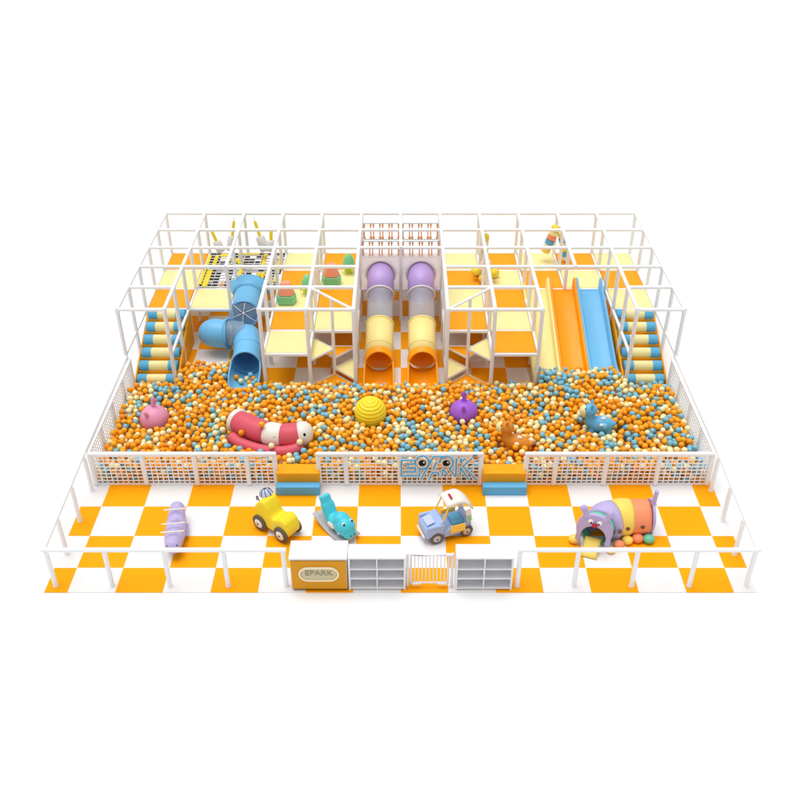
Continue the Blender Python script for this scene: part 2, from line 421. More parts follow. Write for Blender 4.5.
dn = V(0,-.86,.50); dc = V(-4.58,9.40,1.0)
ring_at(dc,dn,R+.015,.035,M['blue'],up_)
du = V(1,0,0); dw = V(0,.50,.86)
bm = new(); rings = []
for q in range(7):
    a = PI/2*q/7; rings.append([dc + (du*math.cos(2*PI*k/28)+dw*math.sin(2*PI*k/28))*.40*math.cos(a) + dn*.17*math.sin(a) for k in range(28)])
obj('clear_dome', shell(bm, rings, True), M['clearb'], t)
for k in range(3):
    b0 = k*1.05+.4; e_ = du*math.cos(b0)+dw*math.sin(b0)
    obj('dome_strap', tube(new(), [dc+e_*.41*math.cos(a)+dn*.18*math.sin(a) for a in [PI*q/14 for q in range(15)]], .009, 6), M['white'], t)
bm = new(); tube(bm, curve([(-5.02,8.80,.68),(-4.82,8.80,.67),(-4.6,8.85,.62)]), .36, 28, caps=False); obj('clear_link', bm, M['clearb'], t, solid=.012)
pts = curve([(-5.02,8.80,.66),(-5.25,8.80,.66),(-5.48,8.88,.66),(-5.56,9.0,.66)],6)
rad = [.40]*(len(pts)-6)+[.398,.385,.36,.31,.24,.12]
tube_bm = new(); tube(tube_bm, pts, rad, 32, caps=False); el_ = obj('elbow', tube_bm, M['blue'], t, solid=.025)
ell(tb2 := new(), (-5.46,8.84,.66), (.405,.37,.395), None, 36, 24); obj('elbow_cap', tb2, M['blue'], t)
ring_at((-5.01,8.80,.66),(1,-.22,.12),.42,.035,M['blue'],el_)
bm = new(); pts = curve([(-4.52,9.02,.47),(-4.48,8.82,.50),(-4.40,8.45,.50),(-4.34,8.05,.47),(-4.32,7.62,.43)],6); tube(bm, pts, [.20,.27,.32,.36,.385]+[R]*(len(pts)-5), 32, caps=False); obj('lower_tube', bm, M['blue'], t, solid=.025)
for y_,z_ in ((8.2,.48),): ring_at((-4.35,y_,z_),(0,-1,-.2),R+.012,.022,M['blue'],el_,'joint_ring')
exit_trough(t, -4.32, R+.02, 7.66, 7.50, 6.38, lambda y: .43, M['blue'], lip=.10)

# ------------------------------------------------------------------ webbing net area (two bays, two rows)
web = thing('climbing_web', 'black and yellow webbing net floor hung in the rear left bays', 'climbing net', (X(1),Yj(3),ZD))
W, D_ = 2*c, 2*c
bm = new()
for k in range(13): box(bm, (W/2, .07+k*.195, .02), (W-.1,.05,.02))
obj('cross_straps', bm, M['grey'], web, smooth=False)
rng = random.Random(3)
bm = new(); xs = .1
for k in range(13):
    x = .15+k*.186
    if x > W-.06: break
    y = .05
    while y < D_-.1:
        L = rng.choice((.36,.55,.75,1.1)); L = min(L, D_-.06-y)
        if rng.random() < .74: box(bm, (x, y+L/2, -.003), (.158,L,.012))
        y += L+.1
obj('black_straps', bm, M['black'], web, smooth=False)
bm = new()
for (x,y,w_,l_) in ((.24,.6,.16,1.1),(.9,1.9,.5,.18),(.55,2.2,.3,.2),(1.55,.55,.5,.16),(2.1,1.0,.13,1.6),(.3,1.75,.12,.8),(1.2,.8,.12,1.3),(.07,1.2,.1,2.0),(1.85,1.9,.12,.8),(2.36,1.3,.1,1.9),(1.3,2.3,.7,.1)): box(bm, (x,y,.04), (w_,l_,.022))
obj('yellow_straps', bm, M['yellow'], web, smooth=False)

# tilted hanging bags above the web
def bag(p0, p1, r, cols, label, name='hanging_bag', grp='tilted hanging bags above the web'):
    p0, p1 = Vector(p0), Vector(p1); t = thing(name, label, 'punch bag', p0, 0, grp)
    d = p1-p0; n = len(cols)
    obj('strap', tube(new(), [(0,0,0), d*.12], .012, 6), M['grey'], t)
    for k,m in enumerate(cols):
        a, b2 = d*(.12+.88*k/n), d*(.12+.88*(k+1)/n)
        rs = [r*.8,r,r,r*.8] if n > 2 else ([r*.3,r*.36,r*.36,r*.36] if k == 0 else [r*.8,r,r,r*.9])
        obj('bag_section', tube(new(), [a, a+(b2-a)*.12, a+(b2-a)*.88, b2], rs, 16), M[m], t)
    return t
bag((-5.98,12.6,2.26),(-5.68,12.45,1.5),.14,('yellow','grey'),'grey bag with yellow strap at the left end of the web, tilting right')
bag((-5.26,13.0,2.44),(-5.44,12.7,1.42),.14,('yellow','grey'),'grey bag with yellow strap hanging nearly straight over the web, second from the left')
bag((-4.66,13.0,2.44),(-4.34,12.7,1.40),.15,('yellow','grey'),'grey bag with yellow strap tilting right, third from the left over the web')
bag((-4.08,12.7,2.26),(-4.12,12.5,1.5),.16,('yellow','grey'),'short grey bag with yellow strap at the right end of the web')
bm = new(); ell(bm, (0,0,0), .12, None, 16, 10)
def clump(loc, label):
    t = thing('star_knot', label, 'climbing hold', loc, 0, 'yellow star holds on the web')
    bm = new(); ell(bm,(0,0,.05),(.1,.1,.07),None,14,8)
    for k in range(5): ell(bm,(.13*math.cos(k*1.257),.13*math.sin(k*1.257),.04),(.085,.05,.045),Matrix.Rotation(k*1.257,3,'Z'),12,8)
    obj('star_pad', bm, M['yellow'], t); obj('star_button', ell(new(),(0,0,.12),.035,None,10,6), M['grey'], t); return t
bm.free()
clump((-5.15,12.3,ZD+.08),'yellow star-shaped hold on the left half of the web')
clump((-4.3,11.35,ZD+.08),'yellow star-shaped hold on the web beside the blue slide mouth')
# striped bags to the right, over the deck behind the slides
bag((4.92,12.55,2.44),(4.58,12.55,1.45),.15,('yellow','croll','toyor','broll','shell','toyyel'),'striped bag in orange, yellow, blue and white tilting left','hanging_bag','striped bags behind the open slides')
bag((5.02,12.6,2.2),(5.3,12.5,1.2),.13,('croll','broll','shell','yellow','broll','shell'),'striped yellow, blue and white bag tilting right beside the orange striped one','hanging_bag','striped bags behind the open slides')
bag((2.62,11.95,2.44),(2.62,11.9,1.5),.10,('yellow','shell','lime','shell'),'thin yellow and white banded bag over the flower roller','hanging_bag')
# flower roller
t = thing('flower_roller', 'white post ringed by round yellow pads on the cream deck right of the tube slides', 'play roller', (2.6,11.35,ZD))
obj('core', lathe(new(), [(.001,.62),(.13,.6),(.17,.5),(.15,.3),(.2,.06),(.2,.0)], 20), M['shell'], t)
for k in range(6):
    a = k*PI/3+.3; obj('round_pad', ell(new(), (.32*math.cos(a),.32*math.sin(a),.16+.14*(k%2)), (.15,.15,.13), None, 16, 10), M['yellow'], t)
# house blocks and padded trees
def house(loc, label):
    t = thing('house_block', label, 'foam block', loc, 0, 'coral and green foam house blocks')
    mt = lambda z: Matrix.Translation((0,0,z))
    bm = prism(new(), [(.3,0),(.22,-.24),(-.22,-.24),(-.3,0),(-.2,.24),(.2,.24)], .26, mt(.02)); obj('base', bm, M['green'], t, bevel=.02)
    bm = new(); n = 6
    lo = [(.27,0),(.19,-.21),(-.19,-.21),(-.27,0),(-.17,.21),(.17,.21)]
    R1 = [bm.verts.new((x,y,.285)) for x,y in lo]; R2 = [bm.verts.new((x*.55,y*.5,.66)) for x,y in lo]
    for k in range(n): bm.faces.new((R1[k],R1[(k+1)%n],R2[(k+1)%n],R2[k]))
    bm.faces.new(R2); bm.faces.new(list(reversed(R1)))
    obj('roof', bm, M['coral'], t, bevel=.025); return t
house((-3.38,9.86,ZD),'coral and green foam house block nearer the front on the left cream deck')
house((-2.12,11.05,ZD),'coral and green foam house block farther back near the tube slides')
def ptree(loc, label):
    t = thing('foam_tree', label, 'foam tree', loc, 0, 'green foam trees on the left decks')
    obj('trunk', tube(new(), [(0,0,0),(0,0,.3)], .09, 12), M['lime'], t)
    bm = new()
    for k in range(6):
        a = k*PI/3; x, y = .17*math.cos(a), .17*math.sin(a)
        tube(bm, [(x*.3,y*.3,.36),(x,y,.24),(x*1.35,y*1.35,.10)], [.07,.06,.01], 8)
    obj('leaf_skirt', bm, M['lime'], t)
    obj('crown', lathe(new(), [(.001,.66),(.05,.645),(.11,.57),(.16,.46),(.19,.36),(.16,.30),(.001,.29)], 18), M['green'], t); return t
ptree((-2.78,10.35,ZD),'green foam tree with lime leaves beside the nearer house block')
ptree((-1.62,11.75,ZD),'green foam tree with lime leaves beside the farther house block')

# ------------------------------------------------------------------ ball pit fence
def fence(name_label, p0, p1, posts, H=.95):
    p0, p1 = Vector((*p0,0)), Vector((*p1,0)); d = (p1-p0); L = d.length; ang = math.atan2(d.y,d.x)
    t = thing('pit_fence', name_label, 'fence', p0, ang, 'white grid fences round the ball pit')
    obj('top_rail', box(new(), (L/2,0,H), (L+.1,.10,.085)), M['white'], t, bevel=.03)
    for s in posts: obj('fence_post', box(new(), (s,0,H/2-.018), (.115,.095,H-.04)), M['white'], t, bevel=.03)
    for a,b2 in zip(posts, posts[1:]):
        w = b2-a-.10; n = max(1, round(w/.125)); bm = new()
        for k in range(1,n): box(bm, (a+.05+w*k/n, -.006, H/2-.01), (.025,.012,H-.06))
        for k in range(9): box(bm, ((a+b2)/2, .006, .03+k*.105), (w,.012,.026 if k else .055))
        obj('grid_panel', bm, M['net'], t, smooth=False)
    return t
YB = 2.78
fence('front left grid fence of the ball pit, longest left panel run', (-7.33,YB), (-2.98,YB), (0,1.22,2.45,3.69,4.35))
fm_ = fence('front middle grid fence of the ball pit carrying the blue sign', (-1.95,YB), (1.90,YB), (0,.65,1.93,3.22,3.85))
fence('front right grid fence of the ball pit, right of the right step', (2.97,YB), (7.35,YB), (0,.70,1.90,3.14,4.38))
fence('left side grid fence of the ball pit running back to the frame', (-7.36,YB+.06), (-7.36,YF-.06), (0.05,1.0,2.05,3.1,4.03))
fence('right side grid fence of the ball pit running back to the frame', (7.38,YB+.06), (7.38,YF-.06), (0.05,1.0,2.05,3.1,4.03))

# logo sign on the middle fence
sg = thing('outline_sign', 'blue outlined EPARK sign with two cartoon eyes on the middle fence', 'sign', (0,2.70,0))
sx, sz = 1.82/725, .74/240
def L2(p): return V((p[0]-45)*sx, 0, .97-(p[1]-50)*sz)
def stroke(bm, pts, w=.034):
    q = [L2(p) for p in pts]
    for a,b2 in zip(q,q[1:]): tube(bm, [a,b2], w/2, 10)
    for p in q: ell(bm, p, w/2*1.01, None, 10, 6)
def circ(cx,cy,r,a0,a1,n=16): return [(cx+r*math.cos(math.radians(a0+(a1-a0)*k/n)), cy-r*math.sin(math.radians(a0+(a1-a0)*k/n))) for k in range(n+1)]
letters = {
 'E': [[(92,135),(180,135),(180,98),(50,98),(50,250),(222,250),(222,182)], [(92,172),(180,172),(180,212),(92,212),(92,204)]],
 'P': [circ(247,120,64,150,-110,20)+[(222,182)]],
 'A': [[(235,288),(350,62),(440,62)], [(350,183),(380,118)], [(315,288),(345,218),(400,218),(400,252)]],
 'R': [circ(472,122,64,178,-62,18)+[(556,250),(566,250),(566,80)], [(438,252),(438,192),(450,192),(497,252)]],
 'K': [[(607,80),(607,120),(645,80)], [(607,252),(607,168),(690,288)], [(706,80),(630,158),(765,288)]],
}
for k,pl in letters.items():
    bm = new()
    for p in pl: stroke(bm, p)
    for v in bm.verts: v.co.y = v.co.y*.7-.006
    lo_ = obj('letter_outline', bm, M['logo'], sg, smooth=False)
    bm = new()
    for p in pl: stroke(bm, p, .085)
    for v in bm.verts: v.co.y = v.co.y*.22+.008
    obj('letter_backing', bm, M['shell'], lo_, smooth=False)
for cx in (247,472):
    mt = Matrix.Translation(L2((cx,122))) @ Matrix.Rotation(PI/2,4,'X')
    w_ = obj('eye_white', lathe(new(), [(.001,.012),(.125,.012),(.125,-.012),(.001,-.012)], 24, mt), M['shell'], sg, smooth=False)
    w_.scale = (1,1,1)
    e_ = obj('pupil', lathe(new(), [(.001,.026),(.088,.026),(.088,.013),(.001,.013)], 24, mt), M['eyeb'], sg, smooth=False)
    mt2 = Matrix.Translation(L2((cx+14,112))) @ Matrix.Rotation(PI/2,4,'X')
    obj('glint', lathe(new(), [(.001,.034),(.024,.034),(.024,.027),(.001,.027)], 14, mt2), M['shell'], e_, smooth=False)
bm = new(); q = [L2(p) for p in circ(740,67,20,0,360,20)][:-1]; tube(bm, q, .007, 6, closed=True)
stroke(bm, [(733,80),(733,56),(744,56),(747,62),(742,68),(734,68),(747,80)], .010); obj('registered_mark', bm, M['dark'], sg, smooth=False)

# ------------------------------------------------------------------ steps into the pit
def steps(cx, label):
    t = thing('pit_steps', label, 'foam steps', (cx,0,0), 0, 'foam steps into the ball pit')
    obj('upper_step', box(new(), (0,2.785,.25), (1.02,.37,.5)), M['stepo'], t, bevel=.012, smooth=False)
    obj('lower_step', box(new(), (0,2.495,.125), (1.04,.205,.25)), M['stepb'], t, bevel=.012, smooth=False); return t
steps(-2.435, 'orange and blue foam steps in the left fence gap')
steps(2.46, 'orange and blue foam steps in the right fence gap')

# ------------------------------------------------------------------ boundary railings
def railing(label, pts, feet, H=1.04):
    t = thing('railing', label, 'railing', (0,0,0), 0, 'white boundary railings')
    obj('top_rail', tube(new(), [(*p,H) for p in pts], .05, 14), M['white'], t)
    for p in feet:
        f = obj('rail_post', tube(new(), [(*p,0),(*p,H-.03)], .05, 14), M['white'], t)
        obj('foot_plate', lathe(new(), [(.001,.03),(.052,.03),(.058,.015),(.06,0)], 14, Matrix.Translation((*p,0))), M['white'], f)
    return t
railing('front left white railing ending at the reception counter', [(-7.385,-.53),(-2.36,-.53)], [(-7.30,-.53),(-6.10,-.53),(-4.88,-.53),(-3.65,-.53),(-2.42,-.53)])
railing('left side white railing running back past the fence', [(-7.34,-.52),(-7.42,2.9),(-7.44,6.93)], [(-7.34,.42),(-7.36,1.50),(-7.38,2.58)])
railing('front right white railing ending at the right shelf', [(2.42,-.53),(7.385,-.53)], [(2.46,-.53),(3.66,-.53),(4.88,-.53),(6.10,-.53),(7.30,-.53)])
railing('right side white railing running back past the fence', [(7.34,-.52),(7.44,2.9),(7.46,6.93)], [(7.34,.42),(7.38,1.50),(7.41,2.58)])

# ------------------------------------------------------------------ reception counter
t = thing('reception_counter', 'white topped amber reception counter with oval plaque', 'counter', (-1.70,-.42,0))
obj('cabinet', box(new(), (0,.0,.48), (1.17,.46,.84)), M['counter'], t, bevel=.008, smooth=False)
obj('front_panel', box(new(), (0,-.245,.46), (1.15,.022,.80)), M['cfront'], t, bevel=.004, smooth=False)
obj('kick_shadow_plinth', box(new(), (0,0,.03), (1.10,.42,.06)), M['shadow'], t, smooth=False)  # kick shadow under the cabinet, put into the dark colour of this block
obj('counter_top', box(new(), (0,0,.925), (1.20,.54,.05)), M['counter'], t, bevel=.01, smooth=False)
def stadium(w, h, n=12): return arc(w/2-h/2,0,h/2,-90,90,n)+arc(-w/2+h/2,0,h/2,90,270,n)
RX = Matrix.Rotation(PI/2,4,'X')
pz = .50
obj('plaque', prism(new(), stadium(.74,.30), .012, Matrix.Translation((0,-.256,pz)) @ RX), M['plaque'], t, smooth=False)
obj('plaque_rim', tube(new(), [(x,-.27,pz+y) for x,y in stadium(.80,.36)], .022, 8, closed=True), M['trim'], t)
def text_mesh(s, size, depth, name, m, parent, loc):
    cu = bpy.data.curves.new('t','FONT'); cu.body = s; cu.size = size; cu.extrude = depth; cu.align_x = 'CENTER'; cu.align_y = 'CENTER'
    to = bpy.data.objects.new('t', cu); C.objects.link(to); bpy.context.view_layer.update()
    me = bpy.data.meshes.new_from_object(to.evaluated_get(bpy.context.evaluated_depsgraph_get())); bpy.data.objects.remove(to)
    me.name = name; me.materials.clear(); me.materials.append(m)
    o = bpy.data.objects.new(name, me); C.objects.link(o); o.parent = parent; o.location = loc; o.rotation_euler = (PI/2,0,0); return o
text_mesh('EPARK', .2, .006, 'plaque_lettering', M['plet'], t, (0,-.272,pz+.03))

# ------------------------------------------------------------------ shelves
def shelves(cx, label):
    t = thing('shelf_unit', label, 'shelf', (cx,-.46,0), 0, 'low shelf units at the entrance')
    w, d, h = 1.19, .40, .93
    obj('top_board', box(new(), (0,0,h-.01), (w,d+.02,.04)), M['counter'], t, bevel=.006, smooth=False)
    obj('back_board', box(new(), (0,d/2-.01,(h-.03)/2), (w-.01,.02,h-.03)), M['shelf'], t, smooth=False)
    for s in (-1,1): obj('side_board', box(new(), (s*(w/2-.02),-.01,(h-.03)/2), (.04,d-.02,h-.03)), M['shelf'], t, bevel=.004, smooth=False)
    obj('divider', box(new(), (0,-.005,(h-.03)/2), (.025,d-.035,h-.034)), M['shelf'], t, smooth=False)
    for z in (.05,.33,.60): obj('shelf_board', box(new(), (0,-.008,z), (w-.08,d-.03,.03)), M['shelf'], t, smooth=False)
    return t
shelves(-.495, 'low grey shelf unit between the reception counter and the gate')
shelves(1.735, 'low grey shelf unit right of the gate, at the railing end')

# ------------------------------------------------------------------ gate
t = thing('entrance_gate', 'white barred safety gate between the two shelf units', 'gate', (.60,-.55,0))
bm = new(); tube(bm, [(-.39,0,.10),(-.39,0,.9),(.39,0,.9),(.39,0,.10)], .026, 10); obj('gate_frame', bm, M['steel'], t)
for k in range(9): obj('bar', tube(new(), [(-.31+k*.0775,0,.12),(-.31+k*.0775,0,.89)], .011, 8), M['steel'], t)
bm = new(); tube(bm, [(-.39,0,.12),(.39,0,.12)], .02, 8); obj('bottom_bar', bm, M['steel'], t)
for s in (-1,1):
    obj('foot', lathe(new(), [(.001,0),(.035,.0),(.028,.12),(.015,.2)], 10, Matrix.Translation((s*.36,-.03,.12)) @ Matrix.Rotation(-s*PI/2,4,'Y')), M['steel'], t)
for x in (-.46,.47): obj('gate_post', box(new(), (x,0,.48), (.06,.06,.96)), M['steel'], t, bevel=.015)
obj('latch', box(new(), (.40,-.01,.93), (.14,.07,.05)), M['steel'], t, bevel=.015)

# ------------------------------------------------------------------ yellow ride-on car
def side_prism(bm, prof, w):   # outline in (x,z), extruded across y
    return prism(bm, prof, w, Matrix(((1,0,0,0),(0,0,-1,w/2),(0,1,0,0),(0,0,0,1))))
t = thing('ride_on_car', 'yellow four-wheeled ride-on toy car with small umbrella dome', 'toy car', (-2.79,1.20,0), math.atan2(.61,-.79))
prof = [(.47,.20),(.50,.40),(.50,.56),(.42,.70),(.28,.84),(.16,.84),(.06,.70),(-.02,.52),(-.12,.48),(-.22,.56),(-.34,.60),(-.46,.54),(-.54,.36),(-.52,.18),(-.40,.14),(-.1,.13),(.2,.14)]
bm = side_prism(new(), prof, .42); o_ = obj('body', bm, M['yel2'], t, voxel=.022); o_.modifiers['s'].iterations = 14
def wheel(par, x, y, r, w, s, tm, hm=None):
    mt = Matrix.Translation((x,y,r)) @ Matrix.Rotation(-s*PI/2,4,'X')
    o = obj('wheel', lathe(new(), [(.001,-w/2),(r*.8,-w/2),(r,-w/2+.02),(r,w/2-.02),(r*.85,w/2),(.001,w/2)], 28, mt), tm, par)
    if hm:
        h_ = obj('hub', lathe(new(), [(.001,w/2+.018),(r*.5,w/2+.012),(r*.58,w/2+.0),(r*.58,w/2-.01)], 20, mt), hm, o)
        bmh = lathe(new(), [(.001,w/2+.028),(r*.12,w/2+.026),(r*.13,w/2+.010)], 10, mt); obj('cap', bmh, M['dark'], o)
    return o
for x in (.33,-.33):
    for s in (-1,1): wheel(t, x, s*.225, .20, .085, s, M['tyre'], M['hub'])
dm = obj('umbrella_dome', lathe(new(), [(.001,.15),(.06,.14),(.11,.10),(.145,.03),(.15,0)], 20, Matrix.Translation((.36,-.10,.80)) @ Matrix.Rotation(.35,4,'Y')), M['pale'], t)
bm = new()
for k in range(4):
    a = k*PI/4; tube(bm, [Matrix.Translation((.36,-.10,.80)) @ Matrix.Rotation(.35,4,'Y') @ V(r_*math.cos(a)*s_, r_*math.sin(a)*s_, z_) for (r_,z_,s_) in ((.158,.0,-1),(.118,.108,-1),(.001,.16,1),(.118,.108,1),(.158,.0,1))], .008, 6)
obj('umbrella_ribs', bm, M['dark'], dm)
obj('hook_handle', tube(new(), curve([(.50,.02,.62),(.56,.0,.70),(.60,0,.66),(.58,0,.58)],5), .013, 8), M['dark'], t)
obj('headlight', ell(new(), (.50,.12,.50), (.03,.06,.06), None, 12, 8), M['shell'], t)

# ------------------------------------------------------------------ turquoise rocker
t = thing('rocking_toy', 'turquoise animal rocking toy with eyes and a raised tail on a grey base', 'rocking toy', (-1.43,1.18,0), math.atan2(-.62,.52))
bm = new(); ell(bm, (.28,0,.34),(.26,.235,.23)); ell(bm,(.16,0,.46),(.18,.19,.16)); ell(bm,(.0,0,.26),(.34,.19,.16)); box(bm,(-.25,0,.38),(.17,.30,.46),Matrix.Rotation(-.55,3,'Y')); box(bm,(-.40,0,.62),(.15,.25,.30),Matrix.Rotation(-.45,3,'Y')); ell(bm,(.46,0,.24),(.12,.17,.12))
obj('body', bm, M['teal'], t, voxel=.022)
for s in (-1,1):
    e = obj('eye', ell(new(), (.375,s*.10,.50), (.03,.04,.045), None, 14, 8), M['shell'], t); obj('pupil', ell(new(), (.412,s*.11,.515), (.02,.024,.028), None, 10, 6), M['eyeb'], e)
    obj('side_patch', ell(new(), (.0,s*.185,.27), (.13,.025,.07), None, 14, 8), M['shell'], t)
    obj('nostril', ell(new(), (.575,s*.05,.27), (.014,.014,.018), None, 8, 6), M['eyeb'], t)
rings = [[V(x, y, .03+.22*(x/.62)**2*(.5 if x>0 else 1)+.02*(abs(y)/.25)) for y in (-.25,-.2,0,.2,.25)] for x in [-.60+.1*k for k in range(12)]]
obj('rocker_base', shell(new(), rings), M['base'], t, solid=.035)
obj('handle', tube(new(), [(.36,-.26,.30),(.36,.26,.30)], .022, 10), M['base'], t)

# ------------------------------------------------------------------ blue toy car with roof
t = thing('toy_car', 'pale blue push-along toy car with white roof and orange door', 'toy car', (1.02,1.13,0), math.atan2(-.35,-.94))
bm = side_prism(new(), [(.56,.16),(.60,.30),(.56,.42),(.30,.50),(.18,.58),(.12,.50),(.06,.30),(-.34,.28),(-.40,.44),(-.50,.44),(-.52,.16),(-.3,.10),(.35,.10)], .50); obj('body', bm, M['toyblue'], t, bevel=.03)
for s in (-1,1):
    obj('fender', box(new(), (.36,s*.25,.36), (.42,.07,.30)), M['toyblue'], t, bevel=.03)
    obj('side_sill', box(new(), (-.14,s*.25,.22), (.6,.07,.2)), M['toyblue'], t, bevel=.025)
    obj('door', box(new(), (-.16,s*.295,.32), (.36,.03,.22)), M['toyyel'], t, bevel=.012)
    obj('pillar', tube(new(), [(.18,s*.22,.56),(.02,s*.20,.96)], .018, 8), M['toyyel'], t)
    obj('rear_side', box(new(), (-.44,s*.235,.56), (.13,.04,.34), Matrix.Rotation(.15,3,'Y')), M['shell'], t, bevel=.015)
    w2 = obj('side_sticker', box(new(), (-.44,s*.262,.50), (.08,.012,.16), Matrix.Rotation(.15,3,'Y')), M['green'], t, bevel=.004)
    for x in (.34,-.38): wheel(t, x, s*.26, .155, .09, s, M['tyre'], M['base'])
obj('hood_scoop', box(new(), (.43,0,.50), (.2,.30,.03), Matrix.Rotation(.30,3,'Y')), M['pale'], t, bevel=.01)
obj('bumper', box(new(), (.61,0,.20), (.04,.44,.07)), M['shell'], t, bevel=.015)
rings = []
for k in range(11):
    a = k/10; x = .10-.62*a; z = .99+.05*math.sin(a*PI*.9)-(max(0,a-.55)*1.25)**1.6*.55
    w_ = .25
    rings.append([V(x, y, z-.05*(abs(y)/w_)**3) for y in [-w_+w_*2*q/8 for q in range(9)]])
obj('roof', shell(new(), rings), M['shell'], t, solid=.04)
obj('roof_mark', box(new(), (-.06,.03,1.065), (.05,.18,.008)), M['red'], t)
obj('seat', box(new(), (-.22,0,.34), (.28,.34,.06)), M['hblue'], t, bevel=.02)
obj('steering_wheel', tube(new(), [V(.06,0,.55)+Matrix.Rotation(.9,3,'Y') @ V(.1*math.cos(q*PI/10),.1*math.sin(q*PI/10),0) for q in range(20)], .016, 8, closed=True), M['orange'], t)
obj('roof_sticker', box(new(), (-.36,.1,.93), (.1,.1,.01), Matrix.Rotation(-.55,3,'Y')), M['toyor'], t)

# ------------------------------------------------------------------ caterpillar tunnel
t = thing('crawl_tunnel', 'caterpillar crawl tunnel with lilac bear face, yellow and orange sections', 'play tunnel', (0,0,0))
def arch_seg(pa, pb, ra, rb, bulge, m, da=None, db=None, name='tunnel_section'):
    pa, pb = Vector((*pa,0)), Vector((*pb,0)); rings = []; S = 22
    d = (pb-pa).normalized(); sd0 = V(-d.y,d.x,0)
    da = V(*da,0).normalized() if da else d; db = V(*db,0).normalized() if db else d
    for k in range(7):
        u = k/6; p = pa.lerp(pb,u); dd = da.lerp(db,u).normalized(); sd = V(-dd.y,dd.x,0); r = ra+(rb-ra)*u + bulge*math.sin(u*PI)
        rings.append([p + sd*r*math.cos(a)*1.0 + V(0,0,max(0.0,.36+r*1.08*math.sin(a)*1.0)) for a in [math.radians(-62+304*q/S) for q in range(S+1)]])
    o = obj(name, shell(new(), rings), m, t, solid=.035)
    # round window on each flank
    sd = sd0; mid = pa.lerp(pb,.5); r = (ra+rb)/2+bulge
    for s in (-1,1):
        nrm = sd*s; mtx = nrm.to_track_quat('Z','Y').to_matrix().to_4x4(); mtx.translation = mid+nrm*(r*.97+.012)+V(0,0,.40)
        obj('window', lathe(new(), [(.001,.03),(.045,.03),(.05,.0)], 16, mtx), M['hole'], o)
    return o
arch_seg((4.30,.74),(4.42,.98),.33,.34,.02,M['toyteal'],(.35,.94),(.5,.86))
arch_seg((4.41,.95),(4.76,1.18),.36,.39,.05,M['lilac'],(.5,.86),(.93,.34))
arch_seg((4.76,1.18),(5.15,1.24),.375,.375,.03,M['toyyel'],(.93,.34),(1,.05))
arch_seg((5.15,1.24),(5.56,1.24),.37,.35,.012,M['toyor'])
# face plate
fd = V(-.35,-.94,0).normalized(); fs = V(.94,-.35,0).normalized()
out = arc(0,.44,.36,-38,218,26)
hole_ = arc(0,.30,.215,-50,230,20)
pts = [(-.33,0)] ; 
outer = [(.42,0.0),(.39,.12)]+[(x*1.12,y) for x,y in arc(0,.45,.355,-20,200,24)]+[(-.39,.12),(-.42,0.0)]
inner = [(-.27,0.0),(-.275,.12)]+[(x*1.05,y) for x,y in arc(0,.27,.262,200,-20,24)]+[(.275,.12),(.27,0.0)]
mtF = Matrix((( fs.x,0,fd.x,4.25),(fs.y,0,fd.y,.68),(0,1.2,0,0),(0,0,0,1)))
inner = inner[::-1]; bm = new()
vv = [[[bm.verts.new(mtF @ V(x,y,z)) for (x,y) in L_] for L_ in (outer,inner)] for z in (0,.09)]
nO = len(outer)
for k in range(nO-1):
    for z in (0,1): bm.faces.new((vv[z][0][k],vv[z][0][k+1],vv[z][1][k+1],vv[z][1][k]))
    for q in (0,1): bm.faces.new((vv[0][q][k],vv[0][q][k+1],vv[1][q][k+1],vv[1][q][k]))
for k in (0,nO-1): bm.faces.new((vv[0][0][k],vv[0][1][k],vv[1][1][k],vv[1][0][k]))
fp = obj('face_plate', bm, M['lilac'], t, smooth=False, bevel=.012)
def onF(x,y,z): return mtF @ V(x,y,z)
for s in (-1,1):
    bm = new(); tube(bm, [onF(s*.20,.72,.045),onF(s*.27,.84,.045)], [.07,.06], 14); ell(bm, onF(s*.29,.88,.045), (.085,.07,.085)); obj('ear', bm, M['lilac'], fp)
    e = obj('eye', ell(new(), onF(s*.10,.655,.10), (.062,.045,.055), None, 16, 10), M['shell'], fp)
    obj('pupil', ell(new(), onF(s*.085,.65,.145), (.022,.018,.024), None, 10, 8), M['eyeb'], e)
obj('nose', ell(new(), onF(0,.585,.12), (.065,.05,.045), None, 16, 10), M['red'], fp)
bm = new(); rings = [[onF(x,z,d_) for x in (-.17,-.1,0,.1,.17)] for z,d_ in ((.20,.0),(.16,.10),(.10,.22),(.05,.32),(.03,.42))]
obj('tongue_slide', shell(new(), rings), M['toyyel'], fp, solid=.03)
# tail plate
bm = side_prism(new(), [(0,0)], 0) if False else new()
outer = [(.30,0)]+[(x,y) for x,y in arc(0,.44,.37,-30,210,24)]+[(-.30,0)]
mtT = Matrix(((0,0,1,5.58),(1,0,0,1.24),(0,1,0,0),(0,0,0,1)))
tp = obj('tail_plate', prism(new(), outer, .06, mtT), M['lilac'], t, smooth=False, bevel=.015)
obj('tail_tip', tube(new(), [(5.61,1.20,.78),(5.62,1.18,1.0),(5.63,1.18,1.16)], [.06,.045,.05], 12), M['lilac'], tp)
for x,y,r,m in ((3.86,.80,.115,'toyyel'),(4.62,.47,.09,'toyyel'),(4.82,.62,.115,'toyor'),(5.04,.76,.115,'toyyel'),(5.28,.82,.12,'toyor'),(5.52,.80,.12,'toyteal'),(5.2,1.72,.12,'toyyel'),(4.8,1.7,.12,'toyteal')):
    obj('foot_ball', ell(new(), (x,y,r*.85), (r*1.1,r,r*.85), None, 18, 12), M[m], t)

